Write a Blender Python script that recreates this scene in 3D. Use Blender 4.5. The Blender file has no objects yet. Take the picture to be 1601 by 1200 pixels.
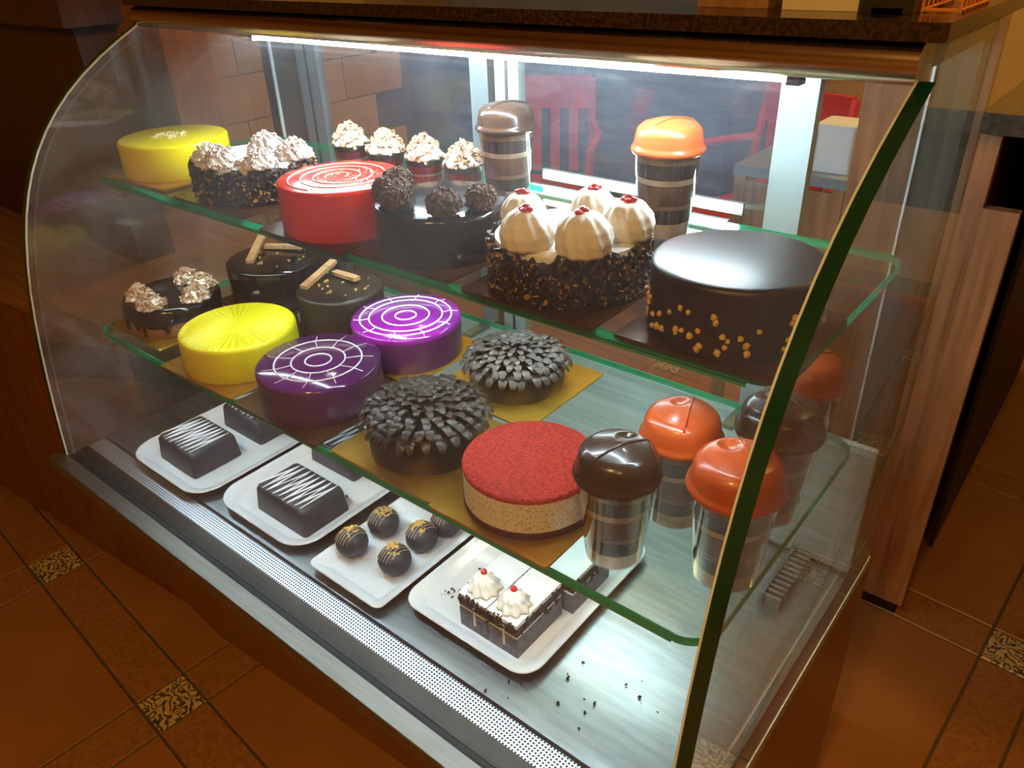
import bpy, bmesh, math, random
from mathutils import Matrix, Vector
random.seed(11)
S = bpy.context.scene
COL = S.collection
PI = math.pi

# ------------------------------------------------------------------ camera
CAM_POS = (1.346824, -0.363667, 0.776722)
RW = ((0.77631787, 0.62949875, -0.03258652),
      (0.29494847, -0.40845571, -0.86381094),
      (-0.55707806, 0.66098052, -0.50276116))
cd = bpy.data.cameras.new('camera'); cam = bpy.data.objects.new('camera', cd); COL.objects.link(cam)
m = Matrix.Identity(4)
for i in range(3):
    m[i][0] = RW[0][i]; m[i][1] = -RW[1][i]; m[i][2] = -RW[2][i]; m[i][3] = CAM_POS[i]
cam.matrix_world = m
cd.sensor_width = 36.0; cd.lens = 1213.9165 / 1601.0 * 36.0
cd.clip_start = 0.02; cd.clip_end = 50
S.camera = cam

# ------------------------------------------------------------------ world, exposure, room light
w = bpy.data.worlds.new('world'); S.world = w; w.use_nodes = True
w.node_tree.nodes['Background'].inputs[0].default_value = (1.0, 0.72, 0.45, 1)
w.node_tree.nodes['Background'].inputs[1].default_value = 0.02
vs = S.view_settings
vs.view_transform = 'Standard'; vs.look = 'None'; vs.exposure = 0.7; vs.gamma = 1.0
vs.use_curve_mapping = False
cy = S.cycles
cy.transparent_max_bounces = 40; cy.max_bounces = 7; cy.diffuse_bounces = 3; cy.glossy_bounces = 4
cy.transmission_bounces = 8
cy.caustics_reflective = False; cy.caustics_refractive = False
cy.sample_clamp_indirect = 4.0
cy.use_denoising = True
cy.use_adaptive_sampling = True; cy.adaptive_threshold = 0.06; cy.adaptive_min_samples = 16

def area_light(name, loc, size, power, col, rot=(0, 0, 0)):
    l = bpy.data.lights.new(name, 'AREA'); l.shape = 'DISK'; l.size = size; l.energy = power; l.color = col
    o = bpy.data.objects.new(name, l); COL.objects.link(o); o.location = loc; o.rotation_euler = rot
    return o
WARM = (1.0, 0.60, 0.16)
ROOM_LAMPS = [(2.5, -1.7, 2.13, 13), (1.3, -1.5, 2.13, 18), (1.6, 1.9, 2.13, 26), (-0.4, 1.6, 2.13, 12)]
for (x, y, z, p) in ROOM_LAMPS:
    area_light('ceiling_lamp_light', (x, y, z), 0.26, p, WARM)
TUBE_STRENGTH = 118.0
FLOOR_Z = -0.6

# ------------------------------------------------------------------ materials
MATS = {}
def nm(name):
    mt = bpy.data.materials.new(name); mt.use_nodes = True
    nt = mt.node_tree; nt.nodes.clear()
    out = nt.nodes.new('ShaderNodeOutputMaterial')
    MATS[name] = mt
    return mt, nt, out
def N(nt, t, **kw):
    n = nt.nodes.new(t)
    for k, v in kw.items():
        setattr(n, k, v)
    return n
def rgb(h):
    def c(v):
        v /= 255.0
        return v / 12.92 if v <= 0.04045 else ((v + 0.055) / 1.055) ** 2.4
    return (c(h[0]), c(h[1]), c(h[2]), 1)

def simple(name, col, rough=0.5, metal=0.0, var=0.0, scale=30.0, bump=0.0, bscale=120.0, col2=None, stretch=None, spec=0.5, coat=0.0, detail=4.0, lo=0.35, hi=0.65):
    """principled with procedural colour variation + fine relief"""
    mt, nt, out = nm(name)
    b = N(nt, 'ShaderNodeBsdfPrincipled')
    b.inputs['Roughness'].default_value = rough; b.inputs['Metallic'].default_value = metal
    b.inputs['Specular IOR Level'].default_value = spec
    if coat: b.inputs['Coat Weight'].default_value = coat; b.inputs['Coat Roughness'].default_value = 0.08
    nt.links.new(b.outputs[0], out.inputs[0])
    c1 = rgb(col)
    tc = N(nt, 'ShaderNodeTexCoord'); mp = N(nt, 'ShaderNodeMapping')
    nt.links.new(tc.outputs['Object'], mp.inputs[0])
    if stretch: mp.inputs['Scale'].default_value = stretch
    if col2 is None:
        k = 1.0 - var
        c2 = (c1[0] * k, c1[1] * k, c1[2] * k, 1)
    else:
        c2 = rgb(col2)
    nz = N(nt, 'ShaderNodeTexNoise'); nz.inputs['Scale'].default_value = scale; nz.inputs['Detail'].default_value = detail
    nt.links.new(mp.outputs[0], nz.inputs['Vector'])
    rp = N(nt, 'ShaderNodeValToRGB')
    rp.color_ramp.elements[0].position = lo; rp.color_ramp.elements[1].position = hi
    rp.color_ramp.elements[0].color = c2; rp.color_ramp.elements[1].color = c1
    nt.links.new(nz.outputs[0], rp.inputs[0]); nt.links.new(rp.outputs[0], b.inputs['Base Color'])
    if bump:
        n2 = N(nt, 'ShaderNodeTexNoise'); n2.inputs['Scale'].default_value = bscale; n2.inputs['Detail'].default_value = 3
        nt.links.new(mp.outputs[0], n2.inputs['Vector'])
        bp = N(nt, 'ShaderNodeBump'); bp.inputs['Strength'].default_value = bump; bp.inputs['Distance'].default_value = 0.002
        nt.links.new(n2.outputs[0], bp.inputs['Height']); nt.links.new(bp.outputs[0], b.inputs['Normal'])
    return mt

def glass(name, tint=(0.97, 0.99, 0.98), f0=0.045, haze=0.0, hscale=4.0, hcol=(0.9, 0.93, 0.97), power=5.0, rough=0.0):
    """clear pane: transparent body, schlick reflection on each face, optional film"""
    mt, nt, out = nm(name)
    tr = N(nt, 'ShaderNodeBsdfTransparent'); tr.inputs[0].default_value = (*tint, 1)
    gl = N(nt, 'ShaderNodeBsdfGlossy'); gl.inputs['Roughness'].default_value = rough; gl.inputs[0].default_value = (1, 1, 1, 1)
    lw = N(nt, 'ShaderNodeLayerWeight'); lw.inputs[0].default_value = 0.5
    pw = N(nt, 'ShaderNodeMath', operation='POWER'); pw.inputs[1].default_value = power
    nt.links.new(lw.outputs['Facing'], pw.inputs[0])
    ma = N(nt, 'ShaderNodeMath', operation='MULTIPLY_ADD'); ma.inputs[1].default_value = 1 - f0; ma.inputs[2].default_value = f0
    nt.links.new(pw.outputs[0], ma.inputs[0])
    mx = N(nt, 'ShaderNodeMixShader')
    nt.links.new(ma.outputs[0], mx.inputs[0]); nt.links.new(tr.outputs[0], mx.inputs[1]); nt.links.new(gl.outputs[0], mx.inputs[2])
    if haze > 0:
        df = N(nt, 'ShaderNodeBsdfDiffuse'); df.inputs[0].default_value = (*hcol, 1)
        tl = N(nt, 'ShaderNodeBsdfTranslucent'); tl.inputs[0].default_value = (*hcol, 1)
        ad = N(nt, 'ShaderNodeMixShader'); ad.inputs[0].default_value = 0.6
        nt.links.new(df.outputs[0], ad.inputs[1]); nt.links.new(tl.outputs[0], ad.inputs[2])
        tc = N(nt, 'ShaderNodeTexCoord')
        nz = N(nt, 'ShaderNodeTexNoise'); nz.inputs['Scale'].default_value = hscale; nz.inputs['Detail'].default_value = 5; nz.inputs['Distortion'].default_value = 0.8
        nt.links.new(tc.outputs['Object'], nz.inputs['Vector'])
        mr = N(nt, 'ShaderNodeMapRange'); mr.inputs['From Min'].default_value = 0.3; mr.inputs['From Max'].default_value = 0.75
        mr.inputs['To Min'].default_value = haze * 0.25; mr.inputs['To Max'].default_value = haze
        nt.links.new(nz.outputs[0], mr.inputs[0])
        m2 = N(nt, 'ShaderNodeMixShader')
        nt.links.new(mr.outputs[0], m2.inputs[0]); nt.links.new(mx.outputs[0], m2.inputs[1]); nt.links.new(ad.outputs[0], m2.inputs[2])
        mx = m2
    nt.links.new(mx.outputs[0], out.inputs[0])
    return mt

def emit(name, col, strength):
    mt, nt, out = nm(name)
    e = N(nt, 'ShaderNodeEmission'); e.inputs[0].default_value = (*col, 1); e.inputs[1].default_value = strength
    nt.links.new(e.outputs[0], out.inputs[0]); return mt

def wood(name, c1, c2, scale=6.0, rough=0.45, axis='Z', stretch=14.0):
    st = {'Z': (stretch, stretch, 0.8), 'X': (0.8, stretch, stretch), 'Y': (stretch, 0.8, stretch)}[axis]
    return simple(name, c1, rough, 0, col2=c2, scale=scale, stretch=st, bump=0.15, bscale=20, detail=6, lo=0.3, hi=0.7)

# glass
glass('end_glass_added_haze', (0.93, 0.95, 0.92), 0.05, haze=0.15, hscale=6.0, hcol=(0.9, 0.88, 0.82))  # milky haze added to lighten the view through the left pane
glass('clear_face', (0.975, 0.985, 0.98), 0.035)
glass('front_glass', (0.975, 0.985, 0.98), 0.035, haze=0.07, hscale=5.0)
glass('end_glass', (0.92, 0.945, 0.91), 0.05, haze=0.05, hscale=7.0, hcol=(0.85, 0.87, 0.82))
glass('shelf_glass', (0.93, 0.975, 0.955), 0.05)
glass('door_glass', (0.93, 0.95, 0.96), 0.06, haze=0.09, hscale=4.0, hcol=(0.55, 0.7, 1.0))  # blue haze painted in for the bluish tint of the tube light
glass('cup_clear', (0.96, 0.96, 0.96), 0.07)
def edge_green():
    mt, nt, out = nm('glass_edge_green')
    c = rgb((46, 196, 146))
    df = N(nt, 'ShaderNodeBsdfDiffuse'); df.inputs[0].default_value = c
    tr_ = N(nt, 'ShaderNodeBsdfTranslucent'); tr_.inputs[0].default_value = c
    mx = N(nt, 'ShaderNodeMixShader'); mx.inputs[0].default_value = 0.5
    nt.links.new(df.outputs[0], mx.inputs[1]); nt.links.new(tr_.outputs[0], mx.inputs[2])
    gl = N(nt, 'ShaderNodeBsdfGlossy'); gl.inputs['Roughness'].default_value = 0.15
    m2 = N(nt, 'ShaderNodeMixShader'); m2.inputs[0].default_value = 0.06
    nt.links.new(mx.outputs[0], m2.inputs[1]); nt.links.new(gl.outputs[0], m2.inputs[2]); nt.links.new(m2.outputs[0], out.inputs[0])
edge_green()
simple('glass_edge_dark', (16, 62, 44), 0.15, 0, var=0.3, scale=8, spec=0.8)
simple('line_white', (225, 230, 232), 0.3, 0, var=0.08)  # pale strips: painted glass edge highlight and white lines by the posts
# metals
simple('steel', (160, 154, 146), 0.48, 1.0, var=0.16, scale=10, stretch=(1, 30, 30), bump=0.05, bscale=60)
simple('steel_deck', (206, 212, 212), 0.30, 1.0, var=0.22, scale=7, stretch=(2, 14, 14), bump=0.06, bscale=40)
simple('steel_roll', (222, 194, 158), 0.20, 1.0, var=0.12, scale=6, stretch=(1, 20, 20))
simple('steel_dark', (66, 64, 60), 0.35, 0.8, var=0.2)
simple('aluminium', (150, 160, 164), 0.4, 0.55, var=0.12, scale=6, stretch=(20, 20, 1))
simple('aluminium_white', (158, 170, 166), 0.45, 0.1, var=0.12, scale=9)
simple('aluminium_dark', (84, 84, 80), 0.45, 0.4, var=0.15)
simple('riser_white', (236, 244, 238), 0.4, 0.0, col2=(206, 220, 212), scale=5, stretch=(0.5, 1, 30))
simple('post_olive', (74, 70, 48), 0.4, 0.3, var=0.15)
simple('rubber', (14, 13, 12), 0.6)
# perforated plate
def perforated():
    mt, nt, out = nm('perforated_steel')
    b = N(nt, 'ShaderNodeBsdfPrincipled'); b.inputs['Metallic'].default_value = 0.8; b.inputs['Roughness'].default_value = 0.4
    tc = N(nt, 'ShaderNodeTexCoord'); mp = N(nt, 'ShaderNodeMapping')
    mp.inputs['Scale'].default_value = (1 / 0.0045, 1 / 0.0042, 0.0)
    nt.links.new(tc.outputs['Object'], mp.inputs[0])
    fr = N(nt, 'ShaderNodeVectorMath', operation='FRACTION'); nt.links.new(mp.outputs[0], fr.inputs[0])
    sb = N(nt, 'ShaderNodeVectorMath', operation='SUBTRACT'); sb.inputs[1].default_value = (0.5, 0.5, 0); nt.links.new(fr.outputs[0], sb.inputs[0])
    ln = N(nt, 'ShaderNodeVectorMath', operation='LENGTH'); nt.links.new(sb.outputs[0], ln.inputs[0])
    rp = N(nt, 'ShaderNodeValToRGB'); rp.color_ramp.elements[0].position = 0.28; rp.color_ramp.elements[1].position = 0.36
    rp.color_ramp.elements[0].color = (0.02, 0.02, 0.02, 1); rp.color_ramp.elements[1].color = (0.78, 0.78, 0.8, 1)
    nt.links.new(ln.outputs['Value'], rp.inputs[0]); nt.links.new(rp.outputs[0], b.inputs['Base Color']); nt.links.new(b.outputs[0], out.inputs[0])
perforated()
# woods, stone, floor
wood('wood_base', (112, 66, 30), (78, 42, 16), rough=0.25, axis='X')
wood('wood_cabinet', (128, 76, 28), (96, 54, 18), rough=0.4)
wood('wood_dark', (74, 40, 18), (46, 22, 9), rough=0.4)
wood('wood_post', (196, 128, 68), (150, 90, 42), rough=0.4)
wood('wood_counter', (150, 104, 52), (116, 74, 32), rough=0.35, axis='X')
wood('wood_panel', (178, 128, 84), (132, 88, 54), rough=0.5, scale=5)
wood('wood_blackbrown', (40, 24, 12), (22, 12, 6), rough=0.5)
simple('granite', (34, 22, 16), 0.18, 0, col2=(64, 40, 24), scale=240, lo=0.42, hi=0.56, spec=0.6, detail=6)
simple('granite_back', (40, 44, 38), 0.12, 0, col2=(66, 70, 60), scale=120, spec=0.7)
simple('floor_grout', (96, 80, 58), 0.8, var=0.2, scale=30)
simple('floor_tile', (168, 112, 60), 0.38, col2=(146, 92, 46), scale=5, bump=0.1, bscale=60, detail=8, lo=0.25, hi=0.8)
simple('floor_strip', (160, 106, 56), 0.42, col2=(136, 86, 42), scale=90, bump=0.1, bscale=90, detail=8, lo=0.3, hi=0.6)
def insert_mat():
    mt, nt, out = nm('floor_insert')
    b = N(nt, 'ShaderNodeBsdfPrincipled'); b.inputs['Roughness'].default_value = 0.4
    tc = N(nt, 'ShaderNodeTexCoord')
    wv = N(nt, 'ShaderNodeTexWave'); wv.wave_type = 'RINGS'; wv.inputs['Scale'].default_value = 14; wv.inputs['Distortion'].default_value = 22; wv.inputs['Detail'].default_value = 3; wv.inputs['Detail Scale'].default_value = 2.2
    nt.links.new(tc.outputs['Object'], wv.inputs['Vector'])
    rp = N(nt, 'ShaderNodeValToRGB'); rp.color_ramp.elements[0].position = 0.25; rp.color_ramp.elements[1].position = 0.5
    rp.color_ramp.elements[0].color = rgb((80, 70, 60)); rp.color_ramp.elements[1].color = rgb((206, 170, 112))
    nt.links.new(wv.outputs[0], rp.inputs[0]); nt.links.new(rp.outputs[0], b.inputs['Base Color']); nt.links.new(b.outputs[0], out.inputs[0])
insert_mat()
simple('wall_plaster', (176, 142, 88), 0.8, var=0.08, scale=3)
simple('wall_tile', (196, 164, 126), 0.35, col2=(174, 140, 102), scale=6, spec=0.5)
simple('ceiling_paint', (200, 180, 150), 0.8, var=0.05)
emit('lamp_warm', (1.0, 0.62, 0.3), 6.0)
emit('tube_white', (0.75, 0.91, 1.0), TUBE_STRENGTH)
emit('glow_bar_white', (0.80, 0.95, 1.0), 22.0)
emit('added_light_white', (0.72, 0.90, 1.0), 70.0)
simple('added_light_body', (60, 160, 124), 0.3, 0.0, var=0.05)  # green of the shelf edge, so the added profile blends in
# food
simple('yellow_glaze', (247, 230, 4), 0.24, col2=(238, 214, 0), scale=8, spec=0.5, coat=0.15)
simple('yellow_cream', (246, 236, 0), 0.5, col2=(238, 222, 0), scale=14)
simple('crumb_pale', (250, 236, 170), 0.7, var=0.15)
simple('red_glaze', (226, 52, 34), 0.16, col2=(206, 38, 26), scale=9, coat=0.3)
simple('pink_white_icing', (250, 196, 178), 0.35)
simple('white_icing', (240, 236, 240), 0.35)
simple('white_cream', (244, 242, 240), 0.55, var=0.06, scale=60, bump=0.2, bscale=160)
simple('ivory_cream', (242, 232, 216), 0.55, var=0.08, scale=50, bump=0.2, bscale=150)
simple('cream_shaving', (246, 238, 234), 0.6, col2=(206, 180, 168), scale=140, lo=0.4, hi=0.55)
simple('tan_shaving', (222, 192, 156), 0.6, col2=(160, 118, 84), scale=140, lo=0.4, hi=0.55)
simple('dark_choc_glaze', (30, 22, 20), 0.14, var=0.2, scale=6, coat=0.2)
simple('brown_choc_glaze', (48, 35, 29), 0.40, var=0.25, scale=8)
simple('choc_shaving', (34, 22, 20), 0.55, col2=(58, 40, 32), scale=120)
simple('choc_rosette', (98, 70, 52), 0.85, col2=(62, 42, 32), scale=90, bump=0.6, bscale=220)
simple('gold_fleck', (206, 160, 84), 0.45, col2=(150, 106, 46), scale=200)
simple('nut_chip', (232, 188, 98), 0.5, var=0.15, scale=150)
simple('petal_choc', (78, 66, 58), 0.36, col2=(46, 37, 32), scale=80)
simple('purple_glaze', (104, 16, 106), 0.14, col2=(66, 14, 66), scale=5, coat=0.4, lo=0.3, hi=0.7)
simple('purple_bright', (160, 20, 160), 0.14, col2=(112, 16, 118), scale=5, coat=0.4)
simple('purple_side', (92, 30, 84), 0.28, col2=(62, 22, 52), scale=7)
simple('red_crumb', (204, 54, 34), 0.9, col2=(160, 32, 22), scale=320, bump=1.0, bscale=420, lo=0.4, hi=0.6)
simple('cream_speckled', (238, 228, 218), 0.7, col2=(192, 164, 148), scale=420, lo=0.36, hi=0.48)
simple('dark_red_sponge', (92, 18, 34), 0.8, col2=(64, 10, 22), scale=200)
simple('tan_sponge', (168, 116, 78), 0.75, col2=(140, 92, 58), scale=120)
simple('wafer', (206, 158, 112), 0.6, col2=(176, 124, 80), scale=60, stretch=(1, 6, 1))
simple('gold_board', (214, 168, 62), 0.28, 0.75, col2=(196, 146, 48), scale=20)
simple('board_brown', (96, 60, 26), 0.3, 0.3, col2=(70, 42, 18), scale=20)
simple('brownie_choc', (58, 56, 64), 0.5, col2=(40, 38, 44), scale=60, bump=0.3, bscale=200)
simple('ball_choc', (52, 52, 62), 0.5, col2=(34, 33, 40), scale=80, bump=0.3, bscale=240)
simple('porcelain', (234, 234, 236), 0.16, var=0.04, scale=5, coat=0.3)
simple('pastry_sponge', (70, 68, 80), 0.7, col2=(46, 44, 54), scale=160, bump=0.5, bscale=260)
simple('pastry_grey', (112, 112, 124), 0.7, col2=(80, 80, 92), scale=160, bump=0.5, bscale=260)
simple('cherry_red', (214, 18, 34), 0.2, var=0.25, scale=60, coat=0.5)
simple('lid_orange', (206, 94, 44), 0.3, col2=(190, 78, 32), scale=12, coat=0.2)
simple('lid_brown', (78, 56, 44), 0.24, col2=(60, 42, 32), scale=12, coat=0.25)
simple('layer_choc', (44, 36, 36), 0.5, col2=(66, 50, 44), scale=40)
simple('layer_brown', (112, 72, 50), 0.5, col2=(66, 42, 32), scale=30)
simple('layer_cream', (206, 184, 158), 0.55, col2=(164, 136, 110), scale=40)
simple('layer_tan', (140, 110, 84), 0.55, col2=(104, 76, 56), scale=40)
simple('layer_red', (170, 26, 44), 0.5, col2=(120, 14, 30), scale=60)
simple('crumb_dark', (36, 32, 34), 0.8)
# things at the back
simple('red_plastic', (206, 40, 34), 0.3, var=0.08)
simple('fridge_tube_tint', (96, 126, 186), 0.3, 0.1, col2=(64, 88, 146), scale=4, stretch=(1, 1, 6))  # blue of the tube light's tint put into the colour
simple('white_plastic', (206, 214, 222), 0.4, var=0.06)
simple('card_cream', (232, 208, 164), 0.7, var=0.06)
simple('tray_dark', (50, 44, 26), 0.3, var=0.2)
simple('basket_orange', (236, 140, 66), 0.4, var=0.1)

# ------------------------------------------------------------------ mesh helpers
class MB:
    def __init__(s): s.v = []; s.f = []; s.mi = []
    def add(s, vs, fs, mi=0):
        o = len(s.v); s.v += [tuple(p) for p in vs]
        for f in fs: s.f.append(tuple(i + o for i in f)); s.mi.append(mi)
        return s
    def box(s, x0, x1, y0, y1, z0, z1, mi=0):
        return s.add([(x0, y0, z0), (x1, y0, z0), (x1, y1, z0), (x0, y1, z0), (x0, y0, z1), (x1, y0, z1), (x1, y1, z1), (x0, y1, z1)],
                     [(0, 3, 2, 1), (4, 5, 6, 7), (0, 1, 5, 4), (1, 2, 6, 5), (2, 3, 7, 6), (3, 0, 4, 7)], mi)
    def obox(s, c, dx, dy, dz, M, mi=0):
        """oriented box, centre c, half sizes, rotation matrix"""
        pts = []
        for (a, b, d) in ((-1, -1, -1), (1, -1, -1), (1, 1, -1), (-1, 1, -1), (-1, -1, 1), (1, -1, 1), (1, 1, 1), (-1, 1, 1)):
            p = M @ Vector((a * dx, b * dy, d * dz)); pts.append((c[0] + p.x, c[1] + p.y, c[2] + p.z))
        return s.add(pts, [(0, 3, 2, 1), (4, 5, 6, 7), (0, 1, 5, 4), (1, 2, 6, 5), (2, 3, 7, 6), (3, 0, 4, 7)], mi)
    def lathe(s, prof, c=(0, 0, 0), seg=48, fn=None, mi=0):
        """prof list of (r,z); fn(a,k,r,z)->(r,z) may ripple it"""
        vs = []; fs = []; rows = []
        for k, (r, z) in enumerate(prof):
            if r <= 1e-6:
                rows.append([len(vs)]); vs.append((c[0], c[1], c[2] + z))
            else:
                row = []
                for i in range(seg):
                    a = 2 * PI * i / seg; rr, zz = (r, z) if fn is None else fn(a, k, r, z)
                    row.append(len(vs)); vs.append((c[0] + rr * math.cos(a), c[1] + rr * math.sin(a), c[2] + zz))
                rows.append(row)
        for A, B in zip(rows, rows[1:]):
            if len(A) == 1 and len(B) == 1: continue
            for i in range(seg):
                j = (i + 1) % seg
                if len(A) == 1: fs.append((A[0], B[j], B[i])[::-1])
                elif len(B) == 1: fs.append((A[i], A[j], B[0]))
                else: fs.append((A[i], A[j], B[j], B[i]))
        return s.add(vs, fs, mi)
    def tube(s, pts, r, seg=8, closed=False, mi=0):
        vs = []; fs = []; n = len(pts)
        P = [Vector(p) for p in pts]
        for i in range(n):
            if closed: t = P[(i + 1) % n] - P[i - 1]
            else: t = P[min(i + 1, n - 1)] - P[max(i - 1, 0)]
            t.normalize()
            up = Vector((0, 0, 1)) if abs(t.z) < 0.95 else Vector((1, 0, 0))
            a = t.cross(up).normalized(); b = a.cross(t).normalized()
            rr = r[i] if isinstance(r, (list, tuple)) else r
            for k in range(seg):
                q = 2 * PI * k / seg; p = P[i] + a * (rr * math.cos(q)) + b * (rr * math.sin(q)); vs.append(tuple(p))
        m_ = n if closed else n - 1
        for i in range(m_):
            for k in range(seg):
                i2 = (i + 1) % n; k2 = (k + 1) % seg
                fs.append((i * seg + k, i * seg + k2, i2 * seg + k2, i2 * seg + k))
        if not closed:
            fs.append(tuple(range(seg))[::-1]); fs.append(tuple((n - 1) * seg + k for k in range(seg)))
        return s.add(vs, fs, mi)
    def prism(s, outline, z0, z1, mi=0, mside=None):
        n = len(outline)
        vs = [(x, y, z0) for x, y in outline] + [(x, y, z1) for x, y in outline]
        s.add(vs, [tuple(range(n))[::-1], tuple(range(n, 2 * n))], mi)
        s.add(vs, [(i, (i + 1) % n, n + (i + 1) % n, n + i) for i in range(n)], mi if mside is None else mside)
        return s
    def xprism(s, outline, x0, x1, mi=0, mside=None):
        """outline in (y,z), extruded along x"""
        n = len(outline)
        vs = [(x0, y, z) for y, z in outline] + [(x1, y, z) for y, z in outline]
        s.add(vs, [tuple(range(n)), tuple(range(n, 2 * n))[::-1]], mi)
        s.add(vs, [(i, n + i, n + (i + 1) % n, (i + 1) % n) for i in range(n)], mi if mside is None else mside)
        return s
    def ball(s, c, r, seg=16, rings=10, sq=(1, 1, 1), jit=0.0, mi=0):
        vs = [(c[0], c[1], c[2] - r * sq[2])]; fs = []
        for k in range(1, rings):
            t = PI * k / rings - PI / 2
            for i in range(seg):
                a = 2 * PI * i / seg; rr = r * (1 + random.uniform(-jit, jit))
                vs.append((c[0] + rr * math.cos(t) * math.cos(a) * sq[0], c[1] + rr * math.cos(t) * math.sin(a) * sq[1], c[2] + rr * math.sin(t) * sq[2]))
        vs.append((c[0], c[1], c[2] + r * sq[2]))
        for i in range(seg):
            j = (i + 1) % seg
            fs.append((0, 1 + j, 1 + i))
            for k in range(rings - 2): fs.append((1 + k * seg + i, 1 + k * seg + j, 1 + (k + 1) * seg + j, 1 + (k + 1) * seg + i))
            b = 1 + (rings - 2) * seg
            fs.append((b + i, b + j, len(vs) - 1))
        return s.add(vs, fs, mi)
    def flake(s, c, size, mi=0, thick=0.25):
        M = Matrix.Rotation(random.uniform(0, 6.28), 3, 'X') @ Matrix.Rotation(random.uniform(0, 6.28), 3, 'Y') @ Matrix.Rotation(random.uniform(0, 6.28), 3, 'Z')
        return s.obox(c, size * random.uniform(.6, 1.2), size * random.uniform(.35, .7), size * thick, M, mi)
    def mesh(s, name, mats, smooth=False, off=(0, 0, 0)):
        me = bpy.data.meshes.new(name)
        me.from_pydata([(x - off[0], y - off[1], z - off[2]) for x, y, z in s.v], [], s.f)
        if isinstance(mats, str): mats = [mats]
        for q in mats: me.materials.append(MATS[q])
        if len(mats) > 1: me.polygons.foreach_set('material_index', s.mi)
        me.validate(); me.update()

        bm = bmesh.new(); bm.from_mesh(me); bmesh.ops.recalc_face_normals(bm, faces=bm.faces); bm.to_mesh(me); bm.free()
        if smooth:
            me.polygons.foreach_set('use_smooth', [True] * len(me.polygons))
            if smooth != 'all': me.set_sharp_from_angle(angle=math.radians(smooth if not isinstance(smooth, bool) else 40))
        return me
    def build(s, name, mats, parent=None, smooth=False, off=(0, 0, 0), kind=None):
        o = bpy.data.objects.new(name, s.mesh(name, mats, smooth, off)); COL.objects.link(o)
        if parent is not None: o.parent = parent
        if kind: o['kind'] = kind
        return o

def thing(name, label, cat, loc=(0, 0, 0), rz=0, group=None):
    o = bpy.data.objects.new(name, None); COL.objects.link(o); o.empty_display_size = 0.02
    o.location = loc; o.rotation_euler = (0, 0, rz); o['label'] = label; o['category'] = cat
    if group: o['group'] = group
    return o
def tag(o, label, cat, group=None, loc=None):
    o['label'] = label; o['category'] = cat
    if group: o['group'] = group
    if loc: o.location = loc
    return o
def struct(o, label=None, cat=None):
    o['kind'] = 'structure'
    if label: o['label'] = label
    if cat: o['category'] = cat
    return o
def inst(me, name, parent, loc=(0, 0, 0), rot=(0, 0, 0), sc=(1, 1, 1)):
    o = bpy.data.objects.new(name, me); COL.objects.link(o); o.parent = parent
    o.location = loc; o.rotation_euler = rot; o.scale = sc
    return o
def rounded_rect(x0, x1, y0, y1, r, n=6):
    pts = []
    for cx, cy_, a0 in ((x1 - r, y0 + r, -90), (x1 - r, y1 - r, 0), (x0 + r, y1 - r, 90), (x0 + r, y0 + r, 180)):
        for i in range(n + 1):
            a = math.radians(a0 + 90 * i / n); pts.append((cx + r * math.cos(a), cy_ + r * math.sin(a)))
    return pts

# ================================================================== SETTING
fl = MB().box(-2.6, 3.6, -3.2, 3.3, FLOOR_Z - 0.05, FLOOR_Z - 0.004).build('floor', 'floor_grout')
struct(fl, 'orange brown tiled floor with patterned inserts', 'floor')
TH = math.radians(-3.6); PT = 0.635; SQ = 0.105; OX, OY = 0.022, -0.056
def tile_mesh(sx, sy, mat):
    g = 0.0025; b = 0.002
    mb = MB(); z1 = 0.004
    o = [(g, g), (sx - g, g), (sx - g, sy - g), (g, sy - g)]
    i_ = [(g + b, g + b), (sx - g - b, g + b), (sx - g - b, sy - g - b), (g + b, sy - g - b)]
    vs = [(x, y, -0.006) for x, y in o] + [(x, y, z1 - b) for x, y in o] + [(x, y, z1) for x, y in i_]
    fs = [(0, 3, 2, 1)] + [(k, (k + 1) % 4, 4 + (k + 1) % 4, 4 + k) for k in range(4)] + [(4 + k, 4 + (k + 1) % 4, 8 + (k + 1) % 4, 8 + k) for k in range(4)] + [(8, 9, 10, 11)]
    return mb.add(vs, fs).mesh(mat, mat)
TM = {'b': tile_mesh(PT - SQ, PT - SQ, 'floor_tile'), 'x': tile_mesh(PT - SQ, SQ, 'floor_strip'), 'y': tile_mesh(SQ, PT - SQ, 'floor_strip'), 'i': tile_mesh(SQ, SQ, 'floor_insert')}
for i in range(-4, 5):
    for j in range(-4, 5):
        for k, (lx, ly, nme) in {'b': (SQ, SQ, 'floor_tile'), 'x': (SQ, 0, 'border_tile'), 'y': (0, SQ, 'border_tile'), 'i': (0, 0, 'patterned_tile')}.items():
            ux, uy = i * PT + lx, j * PT + ly
            x = OX + ux * math.cos(TH) - uy * math.sin(TH); y = OY + ux * math.sin(TH) + uy * math.cos(TH)
            if not (-2.4 < x < 3.0 and -2.6 < y < 2.7): continue
            inst(TM[k], nme, fl, (x, y, FLOOR_Z - 0.004), (0, 0, TH))

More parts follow.
